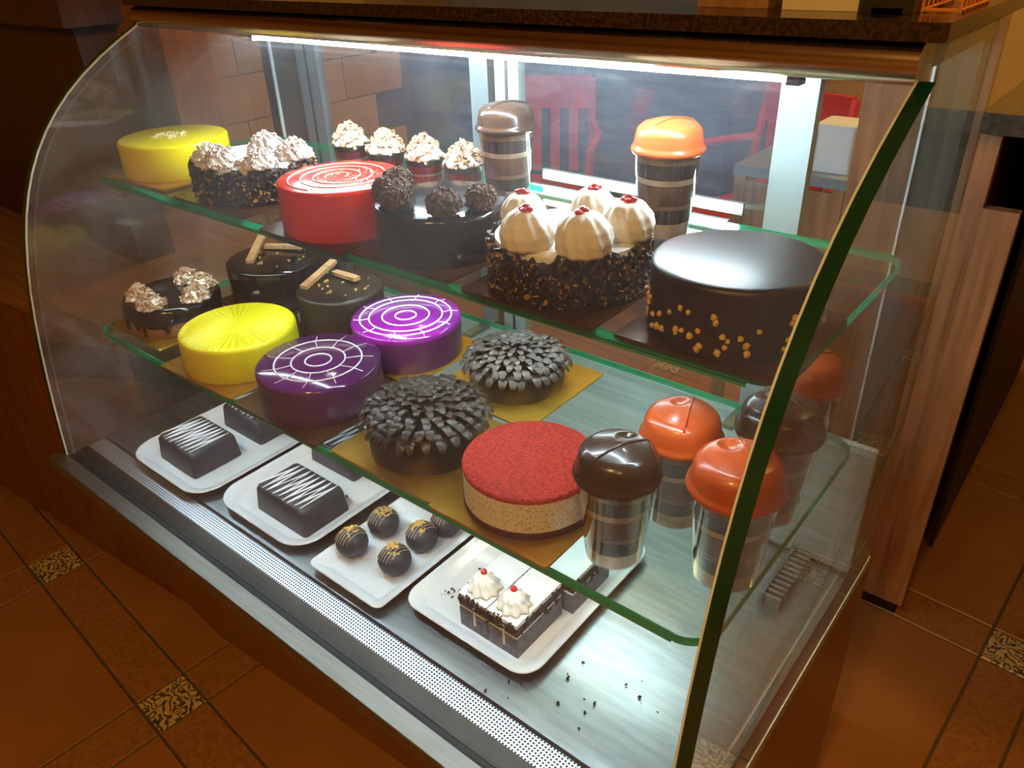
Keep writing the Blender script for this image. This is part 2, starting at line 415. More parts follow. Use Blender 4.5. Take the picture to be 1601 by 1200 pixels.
struct(MB().box(-2.6, 3.6, 3.2, 3.3, FLOOR_Z - .05, 2.25).build('wall_back', 'wall_plaster'), 'tan plastered wall behind the staff area', 'wall')
struct(MB().box(-2.6, 3.6, -3.3, -3.2, FLOOR_Z - .05, 2.25).build('wall_front', 'wall_plaster'), 'tan plastered wall behind the camera', 'wall')
wl = struct(MB().box(-2.7, -2.6, -3.3, 3.3, FLOOR_Z - .05, 2.25).build('wall_left', 'wall_plaster'), 'tan plastered wall at the far left', 'wall')
struct(MB().box(3.6, 3.7, -3.3, 3.3, FLOOR_Z - .05, 2.25).build('wall_right', 'wall_plaster'), 'tan plastered wall at the far right', 'wall')
struct(MB().box(-2.7, 3.7, -3.3, 3.3, 2.25, 2.3).build('ceiling', 'ceiling_paint'), 'pale painted ceiling', 'ceiling')
# tiled partition seen through the rear of the case on the left
pw = struct(MB().box(-1.02, -0.915, 0.66, 1.79, FLOOR_Z - .004, 1.3).build('wall_tiled', 'floor_grout'), 'brown tiled partition wall seen through the rear glass', 'wall')
tw, thh = 0.27, 0.135
tmw = MB().box(0, 0.013, 0.002, tw - 0.002, 0.002, thh - 0.002).mesh('wall_tile', 'wall_tile')
for r in range(8):
    for c in range(5):
        y0 = 0.66 + c * tw - (tw / 2 if r % 2 else 0)
        if y0 < 0.65 or y0 + tw > 1.80: continue
        inst(tmw, 'wall_tile', pw, (-0.9151, y0, -0.25 + r * thh))
# ceiling lamps
for k, (x, y, z, p) in enumerate(ROOM_LAMPS):
    t = thing('ceiling_lamp', ['round warm ceiling lamp over the right of the shop floor', 'round warm ceiling lamp over the middle of the shop floor', 'round warm ceiling lamp over the rear counter', 'round warm ceiling lamp over the staff passage'][k], 'lamp', (x, y, 2.25))
    MB().lathe([(0, 0), (0.17, 0), (0.17, -0.05), (0.15, -0.075), (0.145, -0.07), (0.145, -0.06), (0, -0.06)], seg=32).build('housing', 'steel', t, smooth=35)
    MB().lathe([(0, -0.062), (0.14, -0.062), (0.14, -0.072), (0, -0.078)], seg=32).build('diffuser', 'lamp_warm', t, smooth=35)

# ------------------------------------------------------------------ left wooden cabinets
lc = thing('wooden_cabinet', 'orange brown wooden base cabinet left of the glass case', 'cabinet', (-1.1, 0.35, FLOOR_Z))
OFF = (-1.1, 0.35, FLOOR_Z)
def yl(x): return 0.158 + x * 0.0897           # slightly skewed front line
def slab(x0, x1, f0, f1, y1, z0, z1): return [(x0, yl(x0) - f0), (x1, yl(x1) - f1), (x1, y1), (x0, y1)]
MB().prism(slab(-2.3, -0.05, -.02, -.02, .62, 0, 0), FLOOR_Z + 0.05, 0.15).build('carcass', 'wood_blackbrown', lc, off=OFF)
MB().prism(slab(-2.3, -0.05, -.05, -.05, .62, 0, 0), FLOOR_Z, FLOOR_Z + 0.05).build('plinth', 'wood_blackbrown', lc, off=OFF)
MB().prism([(-2.28, yl(-2.28)), (-0.725, yl(-0.725)), (-0.725, yl(-0.725) + .018), (-2.28, yl(-2.28) + .018)], FLOOR_Z + 0.045, 0.135).build('door', 'wood_cabinet', lc, off=OFF)
MB().prism([(-0.69, yl(-0.69)), (-0.05, yl(-0.05)), (-0.05, yl(-0.05) + .018), (-0.69, yl(-0.69) + .018)], FLOOR_Z + 0.045, 0.135).build('door', 'wood_cabinet', lc, off=OFF)
ct = MB().prism([(-2.32, yl(-2.32) - .02), (-0.04, yl(-0.04) - .02), (-0.04, .62), (-2.32, .62)], 0.15, 0.19).build('wooden_counter_top', 'wood_counter')
tag(ct, 'tan wooden counter top on the cabinet left of the case', 'counter')
bp = thing('wooden_back_panel', 'dark brown wooden panel rising behind the left counter top', 'panel', (-1.1, 0.34, 0.19))
o2 = (-1.1, 0.34, 0.19)
MB().box(-2.3, -0.27, 0.34, 0.42, 0.19, 0.64).build('board', 'wood_dark', bp, off=o2)
MB().box(-2.3, -0.25, 0.315, 0.43, 0.652, 0.70).build('top_rail', 'wood_dark', bp, off=o2)
MB().box(-2.3, -0.265, 0.335, 0.425, 0.64, 0.652).build('shadow_rail', 'wood_blackbrown', bp, off=o2)
pst = thing('wooden_post', 'light brown wooden post behind the top left of the case', 'post', (-0.72, 0.72, FLOOR_Z))
MB().box(-0.16, 0.16, -0.06, 0.06, 0, 1.7).build('shaft', 'wood_post', pst)
MB().box(-0.172, 0.172, -0.072, 0.072, 0, 0.08).build('foot', 'wood_dark', pst)

# ================================================================== DISPLAY CASE
XR = 1.2; YB = 0.60
case = thing('display_case', 'curved glass refrigerated display case filled with cakes', 'display case', (0.6, 0.3, FLOOR_Z))
CO = (0.6, 0.3, FLOOR_Z)
def cpart(mb, name, mats, smooth=False, parent=None, kind=None): return mb.build(name, mats, parent or case, smooth, CO, kind)
# base
vs_ = [(0, -0.022, -0.022), (XR, -0.022, -0.022), (XR, YB, -0.022), (0, YB, -0.022), (0, 0.158, FLOOR_Z), (XR, 0.262, FLOOR_Z), (XR, YB, FLOOR_Z), (0, YB, FLOOR_Z)]
cpart(MB().add(vs_, [(0, 1, 2, 3), (7, 6, 5, 4), (4, 5, 1, 0), (5, 6, 2, 1), (6, 7, 3, 2), (7, 4, 0, 3)]), 'base_cabinet', 'wood_base')
# front ledge, groove, sill, perforated strip, deck
cpart(MB().xprism([(-0.025, -0.022), (-0.025, -0.001), (-0.024, 0), (0.0, 0), (0.0, -0.022)], -0.016, XR), 'front_ledge', 'steel')
cpart(MB().box(0, XR - .012, 0.0, 0.011, -0.022, -0.005), 'glass_groove', 'rubber')
cpart(MB().xprism([(0.011, -0.022), (0.011, -0.004), (0.036, -0.001), (0.036, -0.022)], 0, XR - .012), 'inner_sill', 'steel_dark')
cpart(MB().box(0, XR - .012, 0.036, 0.068, -0.022, -0.002), 'perforated_vent_strip', 'perforated_steel')
cpart(MB().box(0, XR - .012, 0.068, 0.072, -0.022, -0.012), 'deck_gap', 'rubber')  # black strip standing for the shadow in the gap before the deck
cpart(MB().box(0.0, XR - .012, 0.072, 0.52, -0.022, 0.0), 'deck', 'steel_deck')
cpart(MB().box(0.0, XR - .012, 0.52, YB, -0.022, 0.006), 'door_track', 'aluminium_dark')
cpart(MB().box(XR - .012, XR - .0016, -0.02, YB, -0.022, -0.0055), 'end_gap', 'rubber')
cpart(MB().box(XR - .0016, XR + .0006, -0.022, 0.585, -0.024, -0.004), 'end_trim', 'aluminium')
cpart(MB().box(0.0, XR - .012, 0.52, 0.53, 0.0062, 0.205), 'rear_riser', 'riser_white')
# rear vent comb on the deck
cb = cpart(MB().box(1.112, 1.118, 0.40, 0.515, 0.0, 0.022), 'vent_comb', 'aluminium')
for k in range(11):
    inst(MB().box(0, 0.022, 0, 0.004, 0, 0.02).mesh('slat', 'aluminium_white') if k == 0 else bpy.data.meshes['slat'], 'slat', cb, (1.118 - CO[0], 0.402 + k * 0.0105 - CO[1], 0.0 - CO[2]))
# glass profile
PROF0 = [(0.0, -0.006), (0.004, 0.05), (0.009, 0.10), (0.014, 0.15), (0.020, 0.20), (0.027, 0.25), (0.036, 0.305), (0.046, 0.345), (0.058, 0.386), (0.068, 0.418), (0.082, 0.450), (0.096, 0.478), (0.114, 0.506), (0.134, 0.533), (0.158, 0.559), (0.184, 0.582), (0.214, 0.605), (0.248, 0.627), (0.284, 0.647), (0.326, 0.666)]
def smooth_prof(P, n=3):
    for _ in range(n):
        Q = [P[0]]
        for a, b, c in zip(P, P[1:], P[2:]): Q.append(((a[0] + 2 * b[0] + c[0]) / 4, (a[1] + 2 * b[1] + c[1]) / 4))
        P = Q + [P[-1]]
    return P
PROF = smooth_prof(PROF0)
def offset(P, d):
    out = []
    for i in range(len(P)):
        a = P[max(i - 1, 0)]; b = P[min(i + 1, len(P) - 1)]
        ty, tz = b[0] - a[0], b[1] - a[1]; l = math.hypot(ty, tz)
        out.append((P[i][0] + tz / l * d, P[i][1] - ty / l * d))
    return out
INN = offset(PROF, 0.006)
n = len(PROF)
def curved(x0, x1):
    vs = [(x, y, z) for x in (x0, x1) for (y, z) in PROF + INN]; fs = []; film = []
    m2 = 2 * n
    for i in range(n - 1):
        fs.append((i, i + 1, m2 + i + 1, m2 + i)); film.append((n + i, m2 + n + i, m2 + n + i + 1, n + i + 1))
        fs.append((i, n + i, n + i + 1, i + 1)); fs.append((m2 + i, m2 + i + 1, m2 + n + i + 1, m2 + n + i))
    fs.append((0, m2, m2 + n, n)); fs.append((n - 1, 2 * n - 1, m2 + 2 * n - 1, m2 + n - 1))
    mb = MB().add(vs, fs); mb.f += film; mb.mi += [1] * len(film)
    return mb
cpart(curved(0.0005, 1.1855), 'front_glass', ['clear_face', 'front_glass'], smooth=50)
# end panes: pane + dark green polished edge
def end_pane(x0, x1, gm):
    outl = PROF + [(0.34, 0.6935), (0.575, 0.6935), (0.575, -0.006)]
    g = cpart(MB().xprism(outl, x0, x1), 'end_glass', gm, smooth=30)
    e = MB()
    P = PROF; Q = offset(PROF, -0.0012)
    vs = [(x, y, z) for x in (x0, x1) for (y, z) in P + Q]; fs = []; m2 = 2 * n
    for i in range(n - 1):
        fs += [(n + i, n + i + 1, m2 + n + i + 1, m2 + n + i), (i, n + i, m2 + n + i, m2 + i)] if i == 0 else [(n + i, n + i + 1, m2 + n + i + 1, m2 + n + i)]
        fs += [(i, i + 1, n + i + 1, n + i), (m2 + i, m2 + n + i, m2 + n + i + 1, m2 + i + 1), (i, m2 + i, m2 + i + 1, i + 1)]
    e.add(vs, fs); cpart(e, 'polished_edge', 'glass_edge_dark', smooth=50, parent=None).parent = g
    return g
end_pane(-0.014, -0.0015, 'end_glass_added_haze')
end_pane(1.188, 1.200, 'end_glass')
for x0 in (-0.0012, 1.1858):  # pale strips painting the bright highlight along the front glass edges
    pts_o = offset(PROF, -0.0016); pts_i = offset(PROF, 0.001)
    vs = [(x, y, z) for x in (x0, x0 + 0.0018) for (y, z) in pts_o + pts_i]; fs = []; m2 = 2 * n
    for i in range(n - 1):
        fs += [(i, i + 1, m2 + i + 1, m2 + i), (n + i, m2 + n + i, m2 + n + i + 1, n + i + 1), (i, n + i, n + i + 1, i + 1), (m2 + i, m2 + i + 1, m2 + n + i + 1, m2 + n + i)]
    cpart(MB().add(vs, fs), 'glass_highlight', 'line_white', smooth=50)
# shelves
def shelf(x0, x1, y0, y1, z, r):
    g = cpart(MB().prism(rounded_rect(x0 + .0015, x1 - .0015, y0 + .0015, y1 - .0015, r), z - 0.0082, z), 'glass_shelf', 'shelf_glass')
    o = rounded_rect(x0, x1, y0, y1, r, 8); i_ = rounded_rect(x0 + .0015, x1 - .0015, y0 + .0015, y1 - .0015, r, 8); k = len(o)
    vs = [(x, y, z - 0.0085) for x, y in o] + [(x, y, z + .0003) for x, y in o] + [(x, y, z + .0003) for x, y in i_] + [(x, y, z - 0.0085) for x, y in i_]
    fs = []
    for a in range(k):
        b = (a + 1) % k
        for q in (0, 1, 3):
            q2 = (q + 1) % 4; fs.append((q * k + a, q * k + b, q2 * k + b, q2 * k + a))
    e = cpart(MB().add(vs, fs), 'polished_edge', 'glass_edge_green', smooth=35); e.parent = g
    return g
Z1, Z2 = 0.46, 0.215
shelf(0.022, 1.172, 0.178, 0.515, Z1, 0.03)
shelf(0.026, 1.165, 0.106, 0.515, Z2, 0.035)
for z in (Z1, Z2):
    for x in (0.066, 0.55, 1.012):
        cpart(MB().box(x - .008, x + .008, 0.47, 0.541, z - 0.016, z - 0.0088).box(x - .008, x + .008, 0.53, 0.541, z - 0.05, z - .016), 'shelf_bracket', 'steel')
# head: steel roll + box, holding the lamp
RC = (0.3345, 0.6785)
roll = []
for k in range(15):
    a = math.radians(95 + k * 175 / 14); roll.append((RC[0] + 0.0195 * math.cos(a), RC[1] + 0.0165 * math.sin(a)))
roll += [(0.36, 0.660), (0.36, 0.695)]
cpart(MB().xprism(roll, 0.0, 1.187), 'steel_head_roll', 'steel_roll', smooth=35)
cpart(MB().box(0.0, 1.187, 0.36, YB, 0.672, 0.695), 'head_box', 'steel')
# rear frame
cpart(MB().box(0.002, 0.034, 0.545, YB, 0.006, 0.672), 'rear_post', 'aluminium_dark')
cpart(MB().box(0.034, 0.038, 0.540, 0.545, 0.006, 0.672), 'post_line', 'line_white')
cpart(MB().box(1.148, 1.186, 0.556, YB, 0.006, 0.672), 'rear_post', 'post_olive')
cpart(MB().box(1.1465, 1.149, 0.552, 0.556, 0.006, 0.672), 'post_line', 'line_white')  # white line built in place of a reflection in the end glass
cpart(MB().box(0.038, 1.148, 0.55, YB, 0.655, 0.672), 'top_track', 'aluminium')
def sliding_door(x0, x1, y0, y1, lw_, rw_, lm, rm):
    d = cpart(MB().box(x0 + lw_ - .004, x1 - rw_ + .004, (y0 + y1) / 2 - .002, (y0 + y1) / 2 + .002, 0.03, 0.645), 'sliding_door', 'door_glass')
    for nm_, mt_, b in (('stile', lm, (x0, x0 + lw_, y0, y1, 0.008, 0.654)), ('stile', rm, (x1 - rw_, x1, y0, y1, 0.008, 0.654)), ('rail', lm, (x0 + lw_, x1 - rw_, y0, y1, 0.008, 0.034)), ('rail', lm, (x0 + lw_, x1 - rw_, y0, y1, 0.64, 0.654))):
        q = cpart(MB().box(*b), nm_, mt_); q.parent = d
    # finger groove on each stile
    q = cpart(MB().box(x0 + lw_ * .45, x0 + lw_ * .55, y0 - .0015, y0, 0.03, 0.64), 'stile_groove', 'aluminium_dark'); q.parent = d
    return d
sliding_door(0.066, 0.53, 0.575, 0.591, 0.058, 0.036, 'aluminium', 'aluminium')
sliding_door(0.563, 1.036, 0.553, 0.569, 0.044, 0.044, 'aluminium_white', 'aluminium_white')

# interior tube lamp and added glowing bars
tl = thing('tube_light', 'cool white fluorescent tube under the steel head of the case', 'lamp', (0.66, 0.374, 0.664))
MB().box(-0.42, 0.42, -0.011, 0.011, 0.0, 0.0078).build('housing', 'aluminium_dark', tl)
for s in (-1, 1): MB().box(s * .414 - .006, s * .414 + .006, -0.008, 0.008, -0.015, 0.0).build('end_cap', 'aluminium_dark', tl)
tb = MB(); tb.tube([(-0.408, 0, -0.0075), (0.408, 0, -0.0075)], 0.0065, 12); tb.build('tube', 'tube_white', tl, smooth=40)
for k, (x0, x1, z) in enumerate(((0.665, 0.968, 0.4715), (0.641, 0.95, 0.4475))):  # glowing bars added for bright streaks here, strengthened to light the levels below
    t = thing('glow_bar', ['upper thin added glowing bar behind the top shelf', 'lower thin added glowing bar behind the top shelf'][k], 'lamp', ((x0 + x1) / 2, 0.536, z), group='added glowing bars behind the top shelf')
    L = (x1 - x0) / 2
    MB().box(-L, L, -0.003, 0.0, -0.0045, 0.0045).build('diffuser', 'glow_bar_white', t)
    MB().box(-L - .003, L + .003, 0.0, 0.006, -0.0075, 0.0075).build('backing', 'aluminium', t)

# slim light profiles added under each shelf front to brighten the levels below
for k, (yy, zz, x0, x1) in enumerate(((0.186, Z1, 0.055, 1.139), (0.114, Z2, 0.062, 1.129))):
    t = thing('added_shelf_light', ['added slim light profile under the front edge of the top shelf', 'added slim light profile under the front edge of the middle shelf'][k], 'lamp', ((x0 + x1) / 2, yy, zz - 0.0095), group='added light profiles under the shelves')
    L = (x1 - x0) / 2
    MB().box(-L, L, -0.0025, 0.0025, -0.0035, 0.0008).box(-L, L, -0.0040, -0.00255, -0.0062, 0.0008).build('profile', 'added_light_body', t)
    MB().box(-L + .004, L - .004, -0.0019, 0.0019, -0.0050, -0.0036).build('diffuser', 'added_light_white', t)
# granite slab over the case
g = thing('granite_worktop', 'dark speckled granite worktop on top of the glass case', 'worktop', (0.6, 0.48, 0.695))
go = rounded_rect(-0.62, 0.602, -0.163, 0.16, 0.006, 3)
MB().prism(go, 0.0003, 0.014).build('slab', 'granite', g)

# things standing on the granite
def carton(name, label, cat, cx, cy_, sx, sy, sz, mat, mat2, rz=0):
    t = thing(name, label, cat, (cx, cy_, 0.7092), rz)
    MB().box(-sx / 2, sx / 2, -sy / 2, sy / 2, 0, sz).build('body', mat, t)
    MB().box(-sx / 2 - .002, sx / 2 + .002, -sy / 2 - .002, sy / 2 + .002, sz * .75, sz + .002).build('cover', mat2, t)
    return t
carton('cardboard_box', 'cream cardboard box standing on the granite worktop', 'box', 1.083, 0.42, 0.066, 0.08, 0.07, 'card_cream', 'white_plastic')
carton('tan_carton', 'brown carton on the granite worktop beside the cream box', 'box', 1.0, 0.425, 0.07, 0.08, 0.06, 'wood_panel', 'wood_counter')
t = thing('serving_tray', 'dark serving tray on the granite worktop', 'tray', (1.142, 0.42, 0.7092))
MB().prism(rounded_rect(-.018, .018, -.05, .05, .006), 0, .004).build('base', 'tray_dark', t)
for b in ((-.02, -.016, -.05, .05), (.016, .02, -.05, .05), (-.016, .016, -.05, -.046), (-.016, .016, .046, .05)): MB().box(*b, 0.0, 0.03).build('rim', 'tray_dark', t)
t = thing('wire_basket', 'orange wire basket at the right end of the granite worktop', 'basket', (1.178, 0.44, 0.7092))
for zz in (0.002, 0.02, 0.04): MB().tube([(-.014, -.05, zz), (.014, -.05, zz), (.014, .05, zz), (-.014, .05, zz)], 0.0015, 6, True).build('wire_ring', 'basket_orange', t)
for k in range(8):
    y = -0.05 + k * 0.1 / 7
    for sx in (-.014, .014): MB().tube([(sx, y, 0), (sx, y, 0.042)], 0.0013, 6).build('wire', 'basket_orange', t)

# ------------------------------------------------------------------ behind the case
rc = thing('rear_counter', 'wooden rear counter end with a dark stone top right of the case', 'counter', (1.5, 1.5, FLOOR_Z))
RO = (1.5, 1.5, FLOOR_Z)
def rpart(mb, name, mat): return mb.build(name, mat, rc, False, RO)
rpart(MB().box(0.915, 1.108, 1.14, 1.165, FLOOR_Z + .035, 0.66), 'end_panel', 'wood_panel')
rpart(MB().box(1.1085, 1.144, 1.14, 1.165, FLOOR_Z + .035, 0.47), 'end_panel', 'wood_panel')
rpart(MB().box(1.1445, 1.2, 1.14, 1.165, FLOOR_Z + .035, 0.343), 'end_panel', 'wood_panel')
rpart(MB().box(0.95, 1.19, 1.15, 1.2, FLOOR_Z, FLOOR_Z + .035), 'foot', 'wood_blackbrown')
rpart(MB().box(1.19, 1.2, 1.42, 2.5, FLOOR_Z + .01, 0.47), 'side_panel', 'wood_blackbrown')
rpart(MB().box(1.12, 1.135, 1.166, 2.5, FLOOR_Z + .01, 0.47), 'side_panel', 'wood_blackbrown')
rpart(MB().box(1.12, 1.2, 2.5, 2.52, FLOOR_Z, 0.47), 'back_panel', 'wood_blackbrown')
rpart(MB().box(2.5, 2.52, 1.4, 2.5, FLOOR_Z, 0.47), 'side_panel', 'wood_blackbrown')
rpart(MB().box(1.2, 2.5, 1.9, 1.92, 0.1, 0.47), 'apron', 'wood_dark')
top = MB().prism(rounded_rect(1.112, 2.6, 1.1, 2.55, 0.01, 3), 0.472, 0.505).build('stone_counter_top', 'granite_back')
tag(top, 'dark green stone top of the rear counter', 'counter')
# white tub on a stool beside the counter, seen through the rear glass
t = thing('side_table', 'small wooden side table behind the case seen through the rear glass', 'table', (0.80, 1.29, FLOOR_Z))
MB().box(-.12, .11, -.13, .13, .93, .95).build('table_top', 'aluminium', t)
for sx in (-.105, .095):
    for sy in (-.115, .115): MB().box(sx - .012, sx + .012, sy - .012, sy + .012, 0, .93).build('leg', 'wood_panel', t)
MB().box(-.105, .095, -.125, -.115, .55, .92).build('front_board', 'wood_panel', t)
t = thing('storage_tub', 'pale blue white storage tub seen through the right rear glass', 'tub', (0.862, 1.235, 0.3505))
MB().prism(rounded_rect(-.036, .036, -.04, .04, .008, 4), 0, .078).build('body', 'white_plastic', t)
MB().prism(rounded_rect(-.039, .039, -.043, .043, .009, 4), .078, .09).build('lid', 'white_plastic', t)
# red chairs standing in for a reflection, and a blue-tinted backdrop fridge
def chair(label, loc, rz):
    t = thing('plastic_chair', label, 'chair', loc, rz, 'red plastic chairs standing in for a reflection in the rear glass')
    MB().prism(rounded_rect(-.21, .21, -.21, .21, .05), .42, .445).build('seat', 'red_plastic', t)
    for sx in (-1, 1):
        for sy in (-1, 1):
            MB().tube([(sx * .18, sy * .18, .42), (sx * .22, sy * .23, 0)], [.022, .016], 8).build('leg', 'red_plastic', t, smooth=40)
    for sx in (-1, 1):
        MB().tube([(sx * .19, .19, .43), (sx * .2, .23, .6), (sx * .19, .27, .84)], .018, 8).build('back_post', 'red_plastic', t, smooth=40)
    MB().box(-.19, .19, .245, .275, .72, .85).build('top_rail', 'red_plastic', t)
    for k in range(4): MB().box(-.14 + k * .08, -.10 + k * .08, .222, .24, .46, .73).build('back_slat', 'red_plastic', t)
    for sx in (-1, 1):
        MB().tube([(sx * .2, .24, .66), (sx * .24, 0, .66), (sx * .22, -.19, .64), (sx * .2, -.19, .43)], .015, 8).build('armrest', 'red_plastic', t, smooth=40)
    return t
chair('red plastic armchair left of its twin, standing in for a reflection', (-0.62, 2.2, FLOOR_Z), math.radians(30))
chair('red plastic armchair right of its twin, standing in for a reflection', (0.22, 2.35, FLOOR_Z), math.radians(-20))
t = thing('refrigerator', 'tall backdrop refrigerator tinted blue like the tube light against the rear wall', 'refrigerator', (-0.75, 2.85, FLOOR_Z))
MB().box(-.75, .75, -.2, .33, 0.05, 1.9).build('body', 'fridge_tube_tint', t)
for s in (-1, 1):
    d = MB().box(-.37 + s * .375, .37 + s * .375, -.23, -.202, 0.08, 1.88).build('door', 'fridge_tube_tint', t)
    MB().box(-.01 + s * .05, .01 + s * .05, -.26, -.23, 0.7, 1.2).build('handle', 'aluminium', d)
MB().box(-.72, .72, -.18, .3, 0, .05).build('plinth', 'rubber', t)

# ================================================================== CAKES
def body_prof(r, h, b=0.006, z0=0.0):
    return [(0, z0), (r * .99, z0), (r, z0 + .003), (r, h - b), (r - b * .15, h - b * .5), (r - b * .5, h - b * .15), (r - b, h), (0, h)]
def cake(name, label, x, y, zs, board=None, brd=None, brot=0.0):
    t = thing(name, label, 'cake', (x, y, zs + 0.0004))
    if board:
        bmat, bs = board
        q = MB().prism(rounded_rect(-bs, bs, -bs, bs, 0.004, 2), 0.0, 0.0032).build('cake_board', bmat, t)
        q.rotation_euler[2] = brot
    return t
def scatter_side(t, name, mat, r, h, z0, count, size, out=0.001, zmin=0.004):
    mb = MB()
    for _ in range(count):
        a = random.uniform(0, 2 * PI); z = z0 + zmin + (h - zmin) * random.random()
        rr = r + out * random.random()
        mb.flake((rr * math.cos(a), rr * math.sin(a), z), size * random.uniform(.6, 1.3))
    return mb.build(name, mat, t, kind='stuff')
def scatter_top(t, name, mat, cx, cy_, rad, z, count, size):
    mb = MB()
    for _ in range(count):
        a = random.uniform(0, 2 * PI); q = rad * math.sqrt(random.random())
        mb.flake((cx + q * math.cos(a), cy_ + q * math.sin(a), z), size * random.uniform(.5, 1.3))
    return mb.build(name, mat, t, kind='stuff')
def swirl_mesh(name, r, h, mat, lobes=7, twist=3.0, depth=.16, layers=12):
    prof = []
    for k in range(layers + 1):
        u = k / layers
        rr = r * (1 - u ** 1.7) ** 0.75 * (1 + .06 * math.sin(u * 12)) if k < layers else 0
        if k == 0: rr = r * .92
        prof.append((rr, h * u))
    def fn(a, k, rr, z): return rr * (1 + depth * math.cos(lobes * a + twist * z / h * 2)), z
    mb = MB(); mb.lathe([(0, 0)] + prof, seg=42, fn=lambda a, k, rr, z: fn(a, k, rr, z))
    return mb.mesh(name, mat, smooth='all')
def scoop_mesh(name, r, h, mat, lobes=11, depth=.045):
    prof = [(0, 0)]
    for k in range(13):
        u = k / 12; q = -.42 + 1.42 * u
        prof.append((r * math.sqrt(max(0, 1 - q * q)) ** .9 if k < 12 else 0, h * u))
    mb = MB(); mb.lathe(prof, seg=55, fn=lambda a, k, rr, z: (rr * (1 + depth * math.cos(lobes * a + 2.6 * z / h * 2) + .02 * math.sin(23 * z / h)), z))
    return mb.mesh(name, mat, smooth='all')
def crumbly_mesh(name, r, h, mat, seed):
    random.seed(seed); mb = MB()
    mb.ball((0, 0, h * .46), r * .88, 30, 18, (1, 1, h * .54 / (r * .88)), .07)
    for _ in range(150):
        a = random.uniform(0, 6.28); p = random.uniform(-.5, 1) ; c = math.sqrt(1 - p * p)
        mb.flake((r * .9 * c * math.cos(a), r * .9 * c * math.sin(a), h * .46 + h * .52 * p), .0034, thick=.5)
    return mb.mesh(name, mat)
def shag_mesh(name, r, h, mat, count, size):
    """curls and flakes over a dollop"""
    mb = MB()
    for _ in range(count):
        a = random.uniform(0, 2 * PI); u = random.random() ** .8
        rr = r * (1 - u ** 1.7) ** 0.75 * random.uniform(.92, 1.08)
        mb.flake((rr * math.cos(a), rr * math.sin(a), h * u * random.uniform(.9, 1.05) + .001), size, thick=.22)
    return mb.mesh(name, mat)
def knob_mesh(name, r, h, mat, n_, seed, size=0.4):
    """lumpy rosette made of several overlapping curls"""
    random.seed(seed); mb = MB()
    mb.ball((0, 0, h * .42), r * .8, 16, 10, (1, 1, h / (1.6 * r)), .06)
    for k in range(n_):
        a = 2.4 * k; u = k / n_
        rr = r * .72 * math.sqrt(1 - u * u * .9)
        mb.ball((rr * math.cos(a), rr * math.sin(a), h * (.2 + .65 * u)), r * size * random.uniform(.75, 1.1), 9, 6, (1, 1, .8), .14)
    return mb.mesh(name, mat, smooth='all')
def dollops(t, pts, me, me2=None, me3=None, rnd=True, name='cream_dollop'):
    for (x, y, z, s) in pts:
        o = inst(me, name, t, (x, y, z), (0, 0, random.uniform(0, 6.28)), (s, s, s))
        if me2 is not None: inst(me2, 'shavings', o, (0, 0, 0), (0, 0, random.uniform(0, 6.28)))['kind'] = 'stuff'
        if me3 is not None: inst(me3, 'cherry_pieces', o, (0, 0, 0))
def ring_lines(rings, z, rad, spokes=0, r0=0.0, r1=0.0, wob=0.0):
    mb = MB()
    for R_ in rings:
        mb.tube([(R_ * (1 + wob * math.sin(3 * a)) * math.cos(a), R_ * (1 + wob * math.sin(3 * a)) * math.sin(a), z) for a in [2 * PI * i / 48 for i in range(48)]], rad, 6, True)
    for k in range(spokes):
        a = 2 * PI * k / spokes + .2
        mb.tube([(r0 * math.cos(a), r0 * math.sin(a), z), ((r0 + r1) / 2 * math.cos(a + .05), (r0 + r1) / 2 * math.sin(a + .05), z + .0002), (r1 * math.cos(a), r1 * math.sin(a), z)], rad * .55, 5)
    return mb
B = 0.0034   # top of a board

# --- top shelf
t = cake('yellow_cake', 'plain yellow glazed cake at the left end of the top shelf', .129, .271, Z1, ('gold_board', .088), brot=.05)
MB().lathe(body_prof(.083, .056, .005, B), seg=64).build('glazed_body', 'yellow_glaze', t, smooth=50)
scatter_top(t, 'crumb_topping', 'crumb_pale', .0, -.005, .026, .057, 90, .0022)

t = cake('black_forest_cake', 'white topped cake with chocolate flakes beside the yellow cake', .348, .267, Z1, ('board_brown', .088))
MB().lathe(body_prof(.081, .048, .006, B), seg=64).build('sponge_body', 'brown_choc_glaze', t, smooth=50)
MB().lathe([(0, .046), (.0795, .046), (.079, .0515), (.075, .0535), (0, .0535)], seg=64).build('cream_top', 'white_cream', t, smooth=50)
scatter_side(t, 'chocolate_shavings', 'choc_shaving', .082, .048, B, 900, .0045, .003)
scatter_side(t, 'gold_flecks', 'gold_fleck', .085, .046, B, 260, .0028, .0015)
SW = swirl_mesh('cream_dollop', .026, .026, 'white_cream', 8, 3, .12)
SH = shag_mesh('shavings', .027, .026, 'cream_shaving', 110, .0042)
dollops(t, [(-.030, -.050, .0535, .82), (.014, -.057, .0535, .95), (.064, -.032, .0535, .85), (-.006, .03, .0535, .95), (.062, .026, .0535, .95)], SW, SH)

t = cake('red_cake', 'glossy red glazed cake with a pale swirl on the top shelf', .572, .241, Z1, ('board_brown', .079))
MB().lathe(body_prof(.078, .063, .004, B), seg=64).build('glazed_body', 'red_glaze', t, smooth=50)
mb = MB(); sp = []
for i in range(150):
    a = i * .16; q = .008 + .058 * i / 150; sp.append((q * math.cos(a), q * math.sin(a), .0635))
mb.tube(sp, .0009, 5); mb.build('piped_swirl', 'pink_white_icing', t)
scatter_top(t, 'icing_flecks', 'pink_white_icing', .02, .0, .045, .0633, 130, .0014)

